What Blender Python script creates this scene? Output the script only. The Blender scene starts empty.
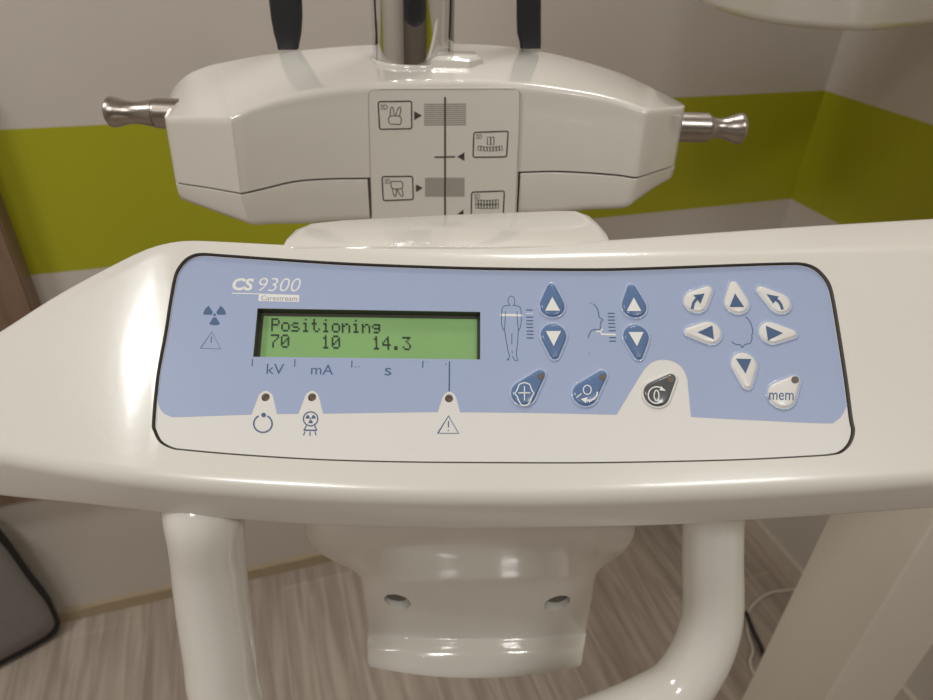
import bpy, bmesh, math, random
from mathutils import Vector, Matrix
from math import sin, cos, radians as rd, pi
random.seed(4)
S = bpy.context.scene
COL = S.collection

# ------------------------------------------------------------------ camera
FPX, PITCH, ROLL, EYE = 671.58, rd(33.642), rd(2.2747), 1.45
R0 = Vector((1, 0, 0)); U0 = Vector((0, sin(PITCH), cos(PITCH))); F0 = Vector((0, cos(PITCH), -sin(PITCH)))
CX = R0 * cos(ROLL) + U0 * sin(ROLL); CY = -R0 * sin(ROLL) + U0 * cos(ROLL)
CAM = Vector((0, 0, EYE))
cd = bpy.data.cameras.new('camera'); cam = bpy.data.objects.new('camera', cd); COL.objects.link(cam)
M = Matrix.Identity(4)
for i in range(3):
    M[i][0] = CX[i]; M[i][1] = CY[i]; M[i][2] = -F0[i]; M[i][3] = CAM[i]
cam.matrix_world = M
cd.sensor_width = 36; cd.lens = FPX * 36 / 933; cd.clip_start = 0.01
cd.dof.use_dof = True; cd.dof.focus_distance = 0.256; cd.dof.aperture_fstop = 18
S.camera = cam

# ------------------------------------------------------------------ world, exposure, light
S.view_settings.view_transform = 'Standard'; S.view_settings.look = 'None'
S.view_settings.gamma = 1; S.view_settings.use_curve_mapping = False
S.view_settings.exposure = 0.5
w = bpy.data.worlds.new('world'); S.world = w; w.use_nodes = True
w.node_tree.nodes['Background'].inputs[0].default_value = (1, .95, .88, 1)
w.node_tree.nodes['Background'].inputs[1].default_value = 0.3
YAWR = rd(19.11)
def rl(x, y, z):      # room frame -> world
    return Vector((x * cos(YAWR) - y * sin(YAWR), x * sin(YAWR) + y * cos(YAWR), z))
def area(name, loc, sx, sy, power, col=(1, .99, .972)):
    l = bpy.data.lights.new(name, 'AREA'); l.shape = 'RECTANGLE'; l.size = sx; l.size_y = sy
    l.energy = power; l.color = col
    o = bpy.data.objects.new(name, l); COL.objects.link(o); o.location = loc; o.rotation_euler = (0, 0, YAWR)
    return o
LIGHTS = [((-1.15, .27), .42, .32, 9), ((-.8, -.90), .40, .32, 8), ((.5, -.94), .40, .32, 6), ((.5, .72), .3, .3, 4)]  # all unseen; the first follows the wing glare, the others add fill
for (xy, sx, sy, pw) in LIGHTS:
    area('unseen_ceiling_light', rl(xy[0], xy[1], 2.565), sx, sy, pw)

# ------------------------------------------------------------------ frames and un-projection onto real planes
DY = rd(2.0)                                  # the machine stands turned by two degrees
XD = Vector((cos(DY), sin(DY), 0)); YD = Vector((-sin(DY), cos(DY), 0)); ZD = Vector((0, 0, 1))
EL = rd(55); NP = -YD * cos(EL) + ZD * sin(EL); VP = NP.cross(XD)
PC = CAM + F0 * .255
POFF = -.0016                                 # key panel surface lies a little below the housing face
def ray(x, y): return F0 + CX * ((x - 466.5) / FPX) - CY * ((y - 350) / FPX)
def hit(x, y, n, c):
    d = ray(x, y); return CAM + d * (((c - CAM).dot(n)) / d.dot(n))
def PF(x, y, off=0): return hit(x, y, NP, PC + NP * off)          # sloping face plane
def PYd(x, y, Y): return hit(x, y, YD, CAM + YD * Y)              # vertical plane at distance Y
def PZ(x, y, z): return hit(x, y, ZD, Vector((0, 0, z)))          # level plane
def PD(x, y, d): return CAM + ray(x, y) * d
def dev(X, Y, z): return XD * X + YD * Y + ZD * z
def uv(x, y, off=0):
    p = PF(x, y, off) - PC; return Vector((p.dot(XD), p.dot(VP)))
def w3(u, v, off=0): return PC + XD * u + VP * v + NP * off

# ------------------------------------------------------------------ materials
def lin(c): return tuple(((v / 255) / 12.92 if v / 255 <= .04045 else ((v / 255 + .055) / 1.055) ** 2.4) for v in c)
def mat(name, rgb, rough=.4, metal=0, coat=0, var=.03, scale=30, bump=0, bscale=400, spots=0, emit=0, spec=.5):
    m = bpy.data.materials.new(name); m.use_nodes = True; nt = m.node_tree; N = nt.nodes; L = nt.links
    b = N['Principled BSDF']; b.inputs['Roughness'].default_value = rough; b.inputs['Metallic'].default_value = metal
    b.inputs['Coat Weight'].default_value = coat; b.inputs['Coat Roughness'].default_value = .04
    b.inputs['Specular IOR Level'].default_value = spec
    c = lin(rgb); tc = N.new('ShaderNodeTexCoord')
    ns = N.new('ShaderNodeTexNoise'); ns.inputs['Scale'].default_value = scale; ns.inputs['Detail'].default_value = 4
    L.new(tc.outputs['Object'], ns.inputs['Vector'])
    mx = N.new('ShaderNodeMix'); mx.data_type = 'RGBA'
    mx.inputs[6].default_value = tuple(v * (1 - var) for v in c) + (1,); mx.inputs[7].default_value = tuple(min(1, v * (1 + var)) for v in c) + (1,)
    L.new(ns.outputs['Fac'], mx.inputs[0]); out = mx.outputs[2]
    if spots:
        vo = N.new('ShaderNodeTexVoronoi'); vo.inputs['Scale'].default_value = spots; L.new(tc.outputs['Object'], vo.inputs['Vector'])
        wn = N.new('ShaderNodeMath'); wn.operation = 'MULTIPLY_ADD'          # spot radius differs from cell to cell
        sp = N.new('ShaderNodeSeparateColor'); L.new(vo.outputs['Color'], sp.inputs[0])
        L.new(sp.outputs[0], wn.inputs[0]); wn.inputs[1].default_value = .6; wn.inputs[2].default_value = -.54
        lt = N.new('ShaderNodeMath'); lt.operation = 'LESS_THAN'; L.new(vo.outputs['Distance'], lt.inputs[0]); L.new(wn.outputs[0], lt.inputs[1])
        m2 = N.new('ShaderNodeMix'); m2.data_type = 'RGBA'; L.new(out, m2.inputs[6]); m2.inputs[7].default_value = tuple(v * .35 for v in c) + (1,)
        ml = N.new('ShaderNodeMath'); ml.operation = 'MULTIPLY'; L.new(lt.outputs[0], ml.inputs[0]); ml.inputs[1].default_value = .55
        L.new(ml.outputs[0], m2.inputs[0]); out = m2.outputs[2]
    L.new(out, b.inputs['Base Color'])
    if bump:
        n2 = N.new('ShaderNodeTexNoise'); n2.inputs['Scale'].default_value = bscale; L.new(tc.outputs['Object'], n2.inputs['Vector'])
        bp = N.new('ShaderNodeBump'); bp.inputs['Strength'].default_value = bump; bp.inputs['Distance'].default_value = .001
        L.new(n2.outputs['Fac'], bp.inputs['Height']); L.new(bp.outputs[0], b.inputs['Normal'])
    if emit:
        L.new(out, b.inputs['Emission Color']); b.inputs['Emission Strength'].default_value = emit
    return m
WHITE = mat('white_enamel', (221, 217, 208), .30, coat=.5, var=.015, bump=.05, bscale=260, spots=170)
WHITE2 = mat('white_gloss_plastic', (221, 217, 208), .16, coat=.8, var=.015, bump=.03, bscale=120)
COLM = mat('white_column_paint', (216, 209, 196), .38, coat=.1, var=.02)
GAP = mat('dark_gasket_and_shade', (104, 100, 92), .7)
WHITE.node_tree.nodes['Principled BSDF'].inputs['Coat Roughness'].default_value = .13
PWHITE = mat('keypad_white_film', (224, 221, 216), .32, var=.01, spots=230, coat=.1)
PBLUE = mat('keypad_blue_film', (163, 176, 206), .30, var=.02, scale=18, spots=170, coat=.1)
RIMB = mat('embossed_blue_rim', (176, 190, 216), .14, coat=.8)
DBLUE = mat('key_dark_blue', (94, 120, 160), .25, coat=.3)
INK = mat('printed_dark_blue_ink', (72, 98, 134), .45)
WINK = mat('printed_white_ink', (232, 231, 226), .4)
LTXT = mat('printed_grey_ink', (150, 154, 164), .45)
PALE = mat('printed_pale_ink', (205, 212, 226), .4)
DGREY = mat('key_charcoal', (86, 88, 90), .25, coat=.3)
BROWN = mat('lamp_lens_smoked', (112, 98, 84), .4)
LCD = mat('backlit_green_screen', (128, 166, 108), .25, var=.06, scale=40, emit=.10)
LCDK = mat('lcd_dark_segments', (44, 62, 50), .4)
BEZ = mat('display_bezel', (70, 72, 58), .5)
STK = mat('label_film', (224, 220, 211), .3, coat=.3, var=.01)
STKG = mat('label_grey_hatch_and_edge_shade', (166, 160, 152), .4)
STKD = mat('label_dark_ink', (72, 68, 62), .4)
BLACK = mat('black_plastic', (34, 35, 38), .42, var=.1)
STEEL = mat('brushed_steel', (176, 168, 160), .3, metal=1, var=.04, bump=.03, bscale=900)
CHROME = mat('chrome', (225, 225, 225), .05, metal=1, var=.01)
SKIRT = mat('white_skirting', (205, 196, 180), .5)
SKIRTB = mat('oak_skirting', (176, 158, 130), .5, var=.1)
GREY = mat('grey_fabric', (135, 131, 127), .85, var=.15, scale=200, bump=.5)
FAB = mat('black_fabric_edge', (26, 24, 24), .8, var=.15)
CABLE = mat('white_cable_rubber', (205, 200, 188), .5)
CEIL = mat('ceiling_paint', (226, 220, 208), .8)
LAMP = mat('ceiling_lamp_diffuser', (255, 243, 225), .6, emit=0)
RIM = mat('lamp_trim', (215, 212, 205), .5)

def wall_mat(name, stripe=True):
    m = bpy.data.materials.new(name); m.use_nodes = True; nt = m.node_tree; N = nt.nodes; L = nt.links; b = N['Principled BSDF']
    b.inputs['Roughness'].default_value = .5
    tc = N.new('ShaderNodeTexCoord'); ns = N.new('ShaderNodeTexNoise'); ns.inputs['Scale'].default_value = 3; ns.inputs['Detail'].default_value = 5
    L.new(tc.outputs['Object'], ns.inputs['Vector'])
    mx = N.new('ShaderNodeMix'); mx.data_type = 'RGBA'; a = lin((208, 200, 191)); g = lin((172, 171, 28))
    mx.inputs[6].default_value = tuple(v * .97 for v in a) + (1,); mx.inputs[7].default_value = tuple(v * 1.03 for v in a) + (1,)
    L.new(ns.outputs['Fac'], mx.inputs[0]); out = mx.outputs[2]
    if stripe:
        sx = N.new('ShaderNodeSeparateXYZ'); L.new(tc.outputs['Object'], sx.inputs[0])
        lo = N.new('ShaderNodeMath'); lo.operation = 'GREATER_THAN'; L.new(sx.outputs[2], lo.inputs[0]); lo.inputs[1].default_value = EYE - .5587
        hi = N.new('ShaderNodeMath'); hi.operation = 'LESS_THAN'; L.new(sx.outputs[2], hi.inputs[0]); hi.inputs[1].default_value = EYE - .3130
        mu = N.new('ShaderNodeMath'); mu.operation = 'MULTIPLY'; L.new(lo.outputs[0], mu.inputs[0]); L.new(hi.outputs[0], mu.inputs[1])
        m2 = N.new('ShaderNodeMix'); m2.data_type = 'RGBA'; L.new(mu.outputs[0], m2.inputs[0]); L.new(out, m2.inputs[6]); m2.inputs[7].default_value = g + (1,)
        out = m2.outputs[2]
    L.new(out, b.inputs['Base Color'])
    bp = N.new('ShaderNodeBump'); bp.inputs['Strength'].default_value = .15; bp.inputs['Distance'].default_value = .001
    n2 = N.new('ShaderNodeTexNoise'); n2.inputs['Scale'].default_value = 220; L.new(tc.outputs['Object'], n2.inputs['Vector'])
    L.new(n2.outputs['Fac'], bp.inputs['Height']); L.new(bp.outputs[0], b.inputs['Normal'])
    return m
def wood_mat(name, ca, cb, seam=True, sc=(22, 1.6, 1)):
    m = bpy.data.materials.new(name); m.use_nodes = True; nt = m.node_tree; N = nt.nodes; L = nt.links; b = N['Principled BSDF']
    b.inputs['Roughness'].default_value = .45
    tc = N.new('ShaderNodeTexCoord'); mp = N.new('ShaderNodeMapping'); mp.inputs['Scale'].default_value = sc
    L.new(tc.outputs['Object'], mp.inputs[0])
    ns = N.new('ShaderNodeTexNoise'); ns.inputs['Scale'].default_value = 2.2; ns.inputs['Detail'].default_value = 6; ns.inputs['Distortion'].default_value = .6
    L.new(mp.outputs[0], ns.inputs['Vector'])
    cr = N.new('ShaderNodeValToRGB'); cr.color_ramp.elements[0].position = .36; cr.color_ramp.elements[1].position = .66
    cr.color_ramp.elements[0].color = lin(ca) + (1,); cr.color_ramp.elements[1].color = lin(cb) + (1,)
    L.new(ns.outputs['Fac'], cr.inputs[0]); out = cr.outputs[0]
    if seam:
        m3 = N.new('ShaderNodeMapping'); m3.inputs['Rotation'].default_value = (0, 0, pi / 2); m3.inputs['Location'].default_value = (.22, .07, 0)
        L.new(tc.outputs['Object'], m3.inputs[0])
        br = N.new('ShaderNodeTexBrick'); br.inputs['Scale'].default_value = 1; br.inputs['Brick Width'].default_value = .62
        br.inputs['Row Height'].default_value = .31; br.inputs['Mortar Size'].default_value = .0022; br.inputs['Mortar Smooth'].default_value = .2
        br.inputs['Color1'].default_value = (.88, .88, .88, 1); br.inputs['Color2'].default_value = (1.08, 1.08, 1.08, 1); br.inputs['Mortar'].default_value = (1.15, 1.13, 1.1, 1)
        L.new(m3.outputs[0], br.inputs[0])
        mm = N.new('ShaderNodeMix'); mm.data_type = 'RGBA'; mm.blend_type = 'MULTIPLY'; mm.inputs[0].default_value = 1
        L.new(out, mm.inputs[6]); L.new(br.outputs[0], mm.inputs[7]); out = mm.outputs[2]
    L.new(out, b.inputs['Base Color'])
    return m
WALLM = wall_mat('painted_wall_with_green_band'); WALLP = wall_mat('painted_wall', False)
WALLD = mat('darkened_unseen_wall', (120, 110, 100), .6)  # unseen wall behind the camera, darkened to lessen light on the bracket
FLOORM = wood_mat('wood_effect_floor_tile', (158, 144, 131), (188, 174, 160))
BOARD = wood_mat('brown_wood_board', (104, 82, 66), (134, 110, 90), False, (14, 14, 1.2))

# ------------------------------------------------------------------ mesh helpers
def link(name, me, parent=None, mats=(), smooth=False, loc=None):
    o = bpy.data.objects.new(name, me); COL.objects.link(o)
    for m in (mats if isinstance(mats, (list, tuple)) else [mats]): me.materials.append(m)
    if smooth:
        for p in me.polygons: p.use_smooth = True
    if parent: o.parent = parent
    return o
def from_bm(name, bm, parent=None, mats=(), smooth=False, recalc=True):
    if recalc: bmesh.ops.recalc_face_normals(bm, faces=bm.faces)
    me = bpy.data.meshes.new(name); bm.to_mesh(me); bm.free()
    return link(name, me, parent, mats, smooth)
def sharp(o, deg=40):
    me = o.data
    bm = bmesh.new(); bm.from_mesh(me)
    for e in bm.edges:
        if len(e.link_faces) == 2 and e.calc_face_angle(0) > rd(deg): e.smooth = False
    for f in bm.faces: f.smooth = True
    bm.to_mesh(me); bm.free(); return o
def loft(rows, closed=True, caps=True, bm=None, mi=0):
    """rows: list of equal-length point lists"""
    bm = bm or bmesh.new(); V = [[bm.verts.new(p) for p in r] for r in rows]; n = len(rows[0])
    for a, b in zip(V, V[1:]):
        for i in range(n if closed else n - 1):
            j = (i + 1) % n
            f = bm.faces.new((a[i], a[j], b[j], b[i])); f.material_index = mi
    if caps:
        for r in (V[0], V[-1]):
            f = bm.faces.new(r); f.material_index = mi
    return bm
def cr(pts, n):
    """Catmull-Rom through pts (vectors or tuples), n samples per span"""
    P = [Vector(p) for p in pts]; P = [P[0] * 2 - P[1]] + P + [P[-1] * 2 - P[-2]]; out = []
    for i in range(1, len(P) - 2):
        for k in range(n):
            t = k / n
            out.append(.5 * ((2 * P[i]) + (P[i + 1] - P[i - 1]) * t + (2 * P[i - 1] - 5 * P[i] + 4 * P[i + 1] - P[i + 2]) * t * t + (3 * P[i] - P[i - 1] - 3 * P[i + 1] + P[i + 2]) * t ** 3))
    out.append(P[-2]); return out
def cr_closed(pts, n):
    P = [Vector(p) for p in pts]; m = len(P); out = []
    for i in range(m):
        a, b, c, d = P[i - 1], P[i], P[(i + 1) % m], P[(i + 2) % m]
        for k in range(n):
            t = k / n
            out.append(.5 * ((2 * b) + (c - a) * t + (2 * a - 5 * b + 4 * c - d) * t * t + (3 * b - a - 3 * c + d) * t ** 3))
    return out
def interp(tab, x):
    """smooth table look-up: tab = [(x, y), ...]"""
    if x <= tab[0][0]: a, b = tab[0], tab[1]; return a[1] + (b[1] - a[1]) * (x - a[0]) / (b[0] - a[0])
    if x >= tab[-1][0]: a, b = tab[-2], tab[-1]; return a[1] + (b[1] - a[1]) * (x - a[0]) / (b[0] - a[0])
    for i in range(len(tab) - 1):
        if tab[i][0] <= x <= tab[i + 1][0]:
            x0, y0 = tab[i]; x1, y1 = tab[i + 1]; h = x1 - x0
            def sl(j):
                if j <= 0: return (tab[1][1] - tab[0][1]) / (tab[1][0] - tab[0][0])
                if j >= len(tab) - 1: return (tab[-1][1] - tab[-2][1]) / (tab[-1][0] - tab[-2][0])
                return (tab[j + 1][1] - tab[j - 1][1]) / (tab[j + 1][0] - tab[j - 1][0])
            t = (x - x0) / h; m0, m1 = sl(i) * h, sl(i + 1) * h
            return (2 * t**3 - 3 * t**2 + 1) * y0 + (t**3 - 2 * t**2 + t) * m0 + (-2 * t**3 + 3 * t**2) * y1 + (t**3 - t**2) * m1
def rounded(poly, radii, n=5):
    """round the corners of a closed 3-D polygon"""
    out = []; m = len(poly)
    for i in range(m):
        p = poly[i]; r = radii[i]
        if r <= 0: out.append(p.copy()); continue
        a, b = poly[i - 1] - p, poly[(i + 1) % m] - p
        ra, rb = min(r, a.length * .48), min(r, b.length * .48)
        A = p + a.normalized() * ra; B = p + b.normalized() * rb
        for k in range(n + 1):
            t = k / n; out.append(A * (1 - t)**2 + p * (2 * t * (1 - t)) + B * t * t)
    return out
def tube(path, rad, n=20, bm=None, caps=True, mi=0):
    rows = []; prev = None
    for i, p in enumerate(path):
        t = (path[min(i + 1, len(path) - 1)] - path[max(i - 1, 0)]).normalized()
        if prev is None: prev = t.orthogonal().normalized()
        u = (prev - t * prev.dot(t)).normalized(); v = t.cross(u); prev = u
        r = rad[i] if isinstance(rad, (list, tuple)) else rad
        rows.append([p + u * (r * cos(2 * pi * k / n)) + v * (r * sin(2 * pi * k / n)) for k in range(n)])
    return loft(rows, bm=bm, caps=caps, mi=mi)
def box(bm, lo, hi, mi=0):
    x0, y0, z0 = lo; x1, y1, z1 = hi
    v = [bm.verts.new(p) for p in ((x0,y0,z0),(x1,y0,z0),(x1,y1,z0),(x0,y1,z0),(x0,y0,z1),(x1,y0,z1),(x1,y1,z1),(x0,y1,z1))]
    for q in ((0,3,2,1),(4,5,6,7),(0,1,5,4),(1,2,6,5),(2,3,7,6),(3,0,4,7)): bm.faces.new([v[i] for i in q]).material_index = mi
def cut(o, cutters):
    """boolean-subtract closed bmeshes from o, applied"""
    for cb in cutters:
        bmesh.ops.recalc_face_normals(cb, faces=cb.faces)
        me = bpy.data.meshes.new('cut'); cb.to_mesh(me); cb.free(); c = bpy.data.objects.new('cut', me); COL.objects.link(c)
        md = o.modifiers.new('b', 'BOOLEAN'); md.operation = 'DIFFERENCE'; md.solver = 'EXACT'; md.object = c
        bpy.context.view_layer.update(); dg = bpy.context.evaluated_depsgraph_get()
        nm = bpy.data.meshes.new_from_object(o.evaluated_get(dg)); o.modifiers.clear(); o.data = nm
        bpy.data.objects.remove(c); bpy.data.meshes.remove(me)
def tag(o, label=None, cat=None, group=None, kind=None):
    for k, v in (('label', label), ('category', cat), ('group', group), ('kind', kind)):
        if v: o[k] = v
    return o
def fill_mesh(loops, depth):
    """filled 2-D loops (first = outline, others = holes), extruded down by depth; returns mesh in (u, v, z)"""
    c = bpy.data.curves.new('f', 'CURVE'); c.dimensions = '2D'; c.fill_mode = 'BOTH' if depth else 'BOTH'; c.extrude = depth / 2
    for lp in loops:
        s = c.splines.new('POLY'); s.points.add(len(lp) - 1); s.use_cyclic_u = True
        for i, p in enumerate(lp): s.points[i].co = (p[0], p[1], 0, 1)
    o = bpy.data.objects.new('f', c); COL.objects.link(o); bpy.context.view_layer.update()
    me = bpy.data.meshes.new_from_object(o.evaluated_get(bpy.context.evaluated_depsgraph_get()))
    bpy.data.objects.remove(o); bpy.data.curves.remove(c); return me
def glyphs(text, bold=0, shear=0):
    c = bpy.data.curves.new('t', 'FONT'); c.body = text; c.size = 1; c.offset = bold; c.shear = shear; c.resolution_u = 3
    o = bpy.data.objects.new('t', c); COL.objects.link(o); bpy.context.view_layer.update()
    me = bpy.data.meshes.new_from_object(o.evaluated_get(bpy.context.evaluated_depsgraph_get()))
    bpy.data.objects.remove(o); bpy.data.curves.remove(c)
    vs = [v.co.copy() for v in me.vertices]; fs = [list(p.vertices) for p in me.polygons]; bpy.data.meshes.remove(me)
    x0, x1 = min(v.x for v in vs), max(v.x for v in vs); y0, y1 = min(v.y for v in vs), max(v.y for v in vs)
    return [((v.x - x0) / (x1 - x0), (v.y - y0) / (y1 - y0)) for v in vs], fs
class Ink:
    """flat printed marks on a surface given by S(px, py) -> world point"""
    def __init__(s, surf, bm=None): s.S = surf; s.bm = bm or bmesh.new()
    def poly(s, pts, mi, sub=0):
        f = s.bm.faces.new([s.bm.verts.new(s.S(*p)) for p in pts]); f.material_index = mi
    def line(s, pts, wd, mi, closed=False):
        P = [Vector(p) for p in pts]
        if closed: P = P + [P[0], P[1]]
        L = []
        for i, p in enumerate(P):
            a = P[max(i - 1, 0)]; b = P[min(i + 1, len(P) - 1)]; t = (b - a)
            t = t.normalized() if t.length > 0 else Vector((1, 0)); n = Vector((-t.y, t.x)) * (wd / 2)
            L.append((s.bm.verts.new(s.S(*(p + n))), s.bm.verts.new(s.S(*(p - n)))))
        if closed: L = L[1:]
        for a, b in zip(L, L[1:]): s.bm.faces.new((a[0], b[0], b[1], a[1])).material_index = mi
    def circ(s, c, rx, ry, a0=0, a1=360, n=24):
        return [(c[0] + rx * cos(rd(a0 + (a1 - a0) * k / n)), c[1] - ry * sin(rd(a0 + (a1 - a0) * k / n))) for k in range(n + (0 if abs(a1 - a0) == 360 else 1))]
    def text(s, t, bl, br, tl, mi, bold=0, shear=0):
        """bl, br = pixels of bottom-left/right of the ink box; tl = top-left"""
        vs, fs = glyphs(t, bold, shear); bl, br, tl = Vector(bl), Vector(br), Vector(tl)
        V = [s.bm.verts.new(s.S(*(bl + (br - bl) * a + (tl - bl) * b))) for a, b in vs]
        for f in fs:
            try: s.bm.faces.new([V[i] for i in f]).material_index = mi
            except ValueError: pass

# ================================================================== the room
def room(name, lo, hi, m, kind='structure'):
    bm = bmesh.new(); box(bm, lo, hi); o = from_bm(name, bm, None, m); o.rotation_euler = (0, 0, YAWR); o['kind'] = kind; return o
BW, RW, LW, FW, CH = 1.2096, 1.2179, -2.3, -2.4, 2.6
room('floor', (LW, FW, -.1), (RW, BW, 0), FLOORM)
room('ceiling', (LW, FW, CH), (RW, BW, CH + .1), CEIL)
room('wall_back', (LW - .1, BW, -.1), (RW + .1, BW + .1, CH + .1), WALLM)
room('wall_right', (RW, FW, -.1), (RW + .1, BW, CH + .1), WALLM)
room('wall_left', (LW - .1, FW, -.1), (LW, BW, CH + .1), WALLP)
room('wall_front', (LW - .1, FW - .1, -.1), (RW + .1, FW, CH + .1), WALLD)
room('baseboard_back', (LW, BW - .012, 0), (RW - .014, BW, .034), SKIRTB)
room('baseboard_right', (RW - .012, FW, 0), (RW, BW - .0005, .045), SKIRT)
for k, (xy, sx, sy, pw) in enumerate(LIGHTS):      # unseen ceiling lamps that carry the area lights
    bm = bmesh.new(); box(bm, (-sx/2 - .02, -sy/2 - .02, -.02), (sx/2 + .02, sy/2 + .02, 0)); o = from_bm('unseen_ceiling_lamp', bm, None, RIM)
    o.location = rl(xy[0], xy[1], CH); o.rotation_euler = (0, 0, YAWR)
    tag(o, ['square ceiling lamp near the back wall on the left', 'unseen ceiling fill lamp behind the photographer on the left', 'unseen ceiling fill lamp behind the photographer on the right', 'unseen ceiling fill lamp near the back right corner'][k], 'lamp')

# ================================================================== the dental x-ray machine
MC = bpy.data.objects.new('dental_xray_machine', None); COL.objects.link(MC)
tag(MC, 'white panoramic dental x-ray machine with a blue keypad, green display and steel knobs', 'x-ray machine')

# ---- console housing
TOPD = [(-140,420),(-60,365),(0,328),(60,290),(120,258),(150,245.5),(180,238.5),(215,239),(300,243),(400,245),(500,243),(560,238),(620,234.5),(700,229),(800,222.5),(933,215),(1100,206),(1260,198)]
TOPC = [(-140,436),(-60,380),(0,341),(60,301),(120,268),(152,251.5),(185,245.5),(215,245.5),(300,250),(400,254),(500,256),(600,254),(700,252),(800,250),(933,247),(1100,246),(1260,245)]
LOWB = [(-140,436.5),(-60,449),(0,459),(60,470),(130,481),(200,489),(350,498),(500,501),(600,500),(750,494),(850,488),(933,481),(1100,466),(1260,452)]
LOWA = [(-140,474),(-60,487),(0,496),(80,504),(160,513),(250,521),(330,526),(460,529),(630,527),(760,520),(850,514),(933,508),(1100,495),(1260,482)]
WU = [uv(151.6, 421), uv(170, 300)]
def wing(x, y):
    u, v = uv(x, y); u0 = WU[0][0] + (WU[1][0] - WU[0][0]) * (v - WU[0][1]) / (WU[1][1] - WU[0][1]) - .0005
    d_ = max(0, u0 - u); return -.34 * (math.sqrt(d_ * d_ + .014 ** 2) - .014)
rows = []; xs = []
x = -130
while x <= 1250: xs.append(x); x += 12 if x < 240 else 25
for x in xs:
    b = interp(LOWB, x); c = interp(TOPC, x); d = interp(TOPD, x); a = interp(LOWA, x) + 2
    B = PF(x, b, wing(x, b)); C = PF(x, c, wing(x, c)); D = PZ(x, d, C.z + .0012)
    A = PYd(x, a, (B - CAM).dot(YD) + .008)
    back = max((D - CAM).dot(YD), (C - CAM).dot(YD) + .01)
    E = dev(D.dot(XD), back + .006, D.z - .035 + 0); G = dev(D.dot(XD) * .5 + A.dot(XD) * .5, (B - CAM).dot(YD) + .085, A.z + .004)
    if (E - G).dot(YD) < 0: E = dev(E.dot(XD), (G - CAM).dot(YD) + .002, max(E.z, G.z + .01))
    rows.append(rounded([A, B, C, D, E, G], [.004, .0055, .0035, .007, .012, .010], 6))
housing = from_bm('console_housing', loft(rows), MC, [WHITE], True)
PAN = [(151.6,421),(156,375),(164,332),(168.5,303),(172.5,281),(176,270),(183,260.5),(191,255),(202,252.8),(225,254.3),(280,258.2),(340,262),(400,264.6),(480,267),(580,268.2),(640,267.3),(738.6,263.7),(785,262.3),(803,262.7),(815,266.5),(824,274),(831,284.6),(835,300),(841,335),(848,380),(853,418),(855.3,431),(851.6,443.6),(843.4,452.0),(833.5,455),(812,456.8),(730,460.8),(600,463.4),(500,463.4),(400,462.6),(317,460.2),(240,455.5),(185,450.7),(171,448.6),(159,442),(153,431)]
def smooth_px(pts, n=4): return [tuple(p) for p in cr_closed([Vector(p) for p in pts], n)]
pan_px = smooth_px(PAN); pan_uv = [uv(*p) for p in pan_px]
def inset(poly, d):
    A = sum(poly[i].x * poly[(i+1) % len(poly)].y - poly[(i+1) % len(poly)].x * poly[i].y for i in range(len(poly))); sg = 1 if A > 0 else -1
    out = []
    for i, p in enumerate(poly):
        t = (poly[(i+1) % len(poly)] - poly[i-1]).normalized(); out.append(p + Vector((-t.y, t.x)) * (d * sg))
    return out
cb = loft([[w3(p.x, p.y, -.0095) for p in pan_uv], [w3(p.x, p.y, .02) for p in pan_uv]])
cut(housing, [cb]); sharp(housing, 35)
housing.data.materials.append(GAP)
for p in housing.data.polygons:          # the pocket's walls carry the dark seal
    q = p.center - PC; h_ = q.dot(NP)
    if -.0099 < h_ < -.0002 and abs(p.normal.dot(NP)) < .5:
        k = Vector((q.dot(XD), q.dot(VP)))
        for a, b in zip(pan_uv, pan_uv[1:] + pan_uv[:1]):
            e = b - a; t = max(0, min(1, (k - a).dot(e) / max(e.length_squared, 1e-12)))
            if (a + e * t - k).length < .0008: p.material_index = 1; break
# dark gasket lying in the pocket
me = fill_mesh([inset(pan_uv, -.00005), inset(pan_uv, .0022)], .001)
for v in me.vertices: v.co = w3(v.co.x, v.co.y, -.0033 + v.co.z)
gasket = link('panel_gasket', me, MC, GAP)

# ---- key panel: white plate with a blue film, window and lamp holes
lcd_px = [(257.5,308.3),(480.3,311.8),(480.3,359.5),(253,356.8)]
lcd_uv = [uv(*p, POFF) for p in lcd_px]
HOLES = [(265.5,397.2),(312,397.2),(449,398.4)]
def ring_uv(c, r_px, off=POFF, n=20):
    c0 = uv(*c, off); k = r_px * .255 / FPX; return [c0 + Vector((cos(2*pi*i/n), sin(2*pi*i/n))) * k for i in range(n)]
plate = [p + Vector((0, .0002)) for p in inset(pan_uv, .00068)]
me = fill_mesh([plate, lcd_uv] + [ring_uv(h, 4.1) for h in HOLES], .0034)
for v in me.vertices: v.co = w3(v.co.x, v.co.y, POFF - .0017 + v.co.z)
bm = bmesh.new(); bm.from_mesh(me); bpy.data.meshes.remove(me)
film = [(157.8,392),(158.5,404),(162.5,412),(170,416.2),(180,417),(251.3,414.6),(257.6,398.4),(259.8,393.8),(265.8,390.6),(271.3,393.6),(273.2,397),(277,414),(298.3,413.8),(304.2,398.4),(306.6,393.6),(312,390.6),(317.2,393.6),(319.2,398),(323.2,413.6),(437.7,412),(442.3,398.4),(444.6,394),(449.3,391.4),(454,394),(456.4,398.4),(460,412.2),(540,413),(616.5,414.8),(640,376),(646,367.5),(653,362),(662.5,359.7),(674,361.8),(682.5,368.5),(687,378.5),(688,387),(691,417),(760,420.6),(825,423.4),(835,421.5),(842,415.4),(847.4,404)]
SH = [(251.3,414.6),(277,414),(298.3,413.8),(323.2,413.6),(437.7,412),(460,412.2),(616.5,414.8),(691,417)]
cuts_ = [0] + [film.index(p) for p in SH] + [len(film) - 1]; nf = []
for a, b in zip(cuts_, cuts_[1:]): nf += [tuple(p) for p in cr([Vector(p) for p in film[a:b + 1]], 4)][:-1]
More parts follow.
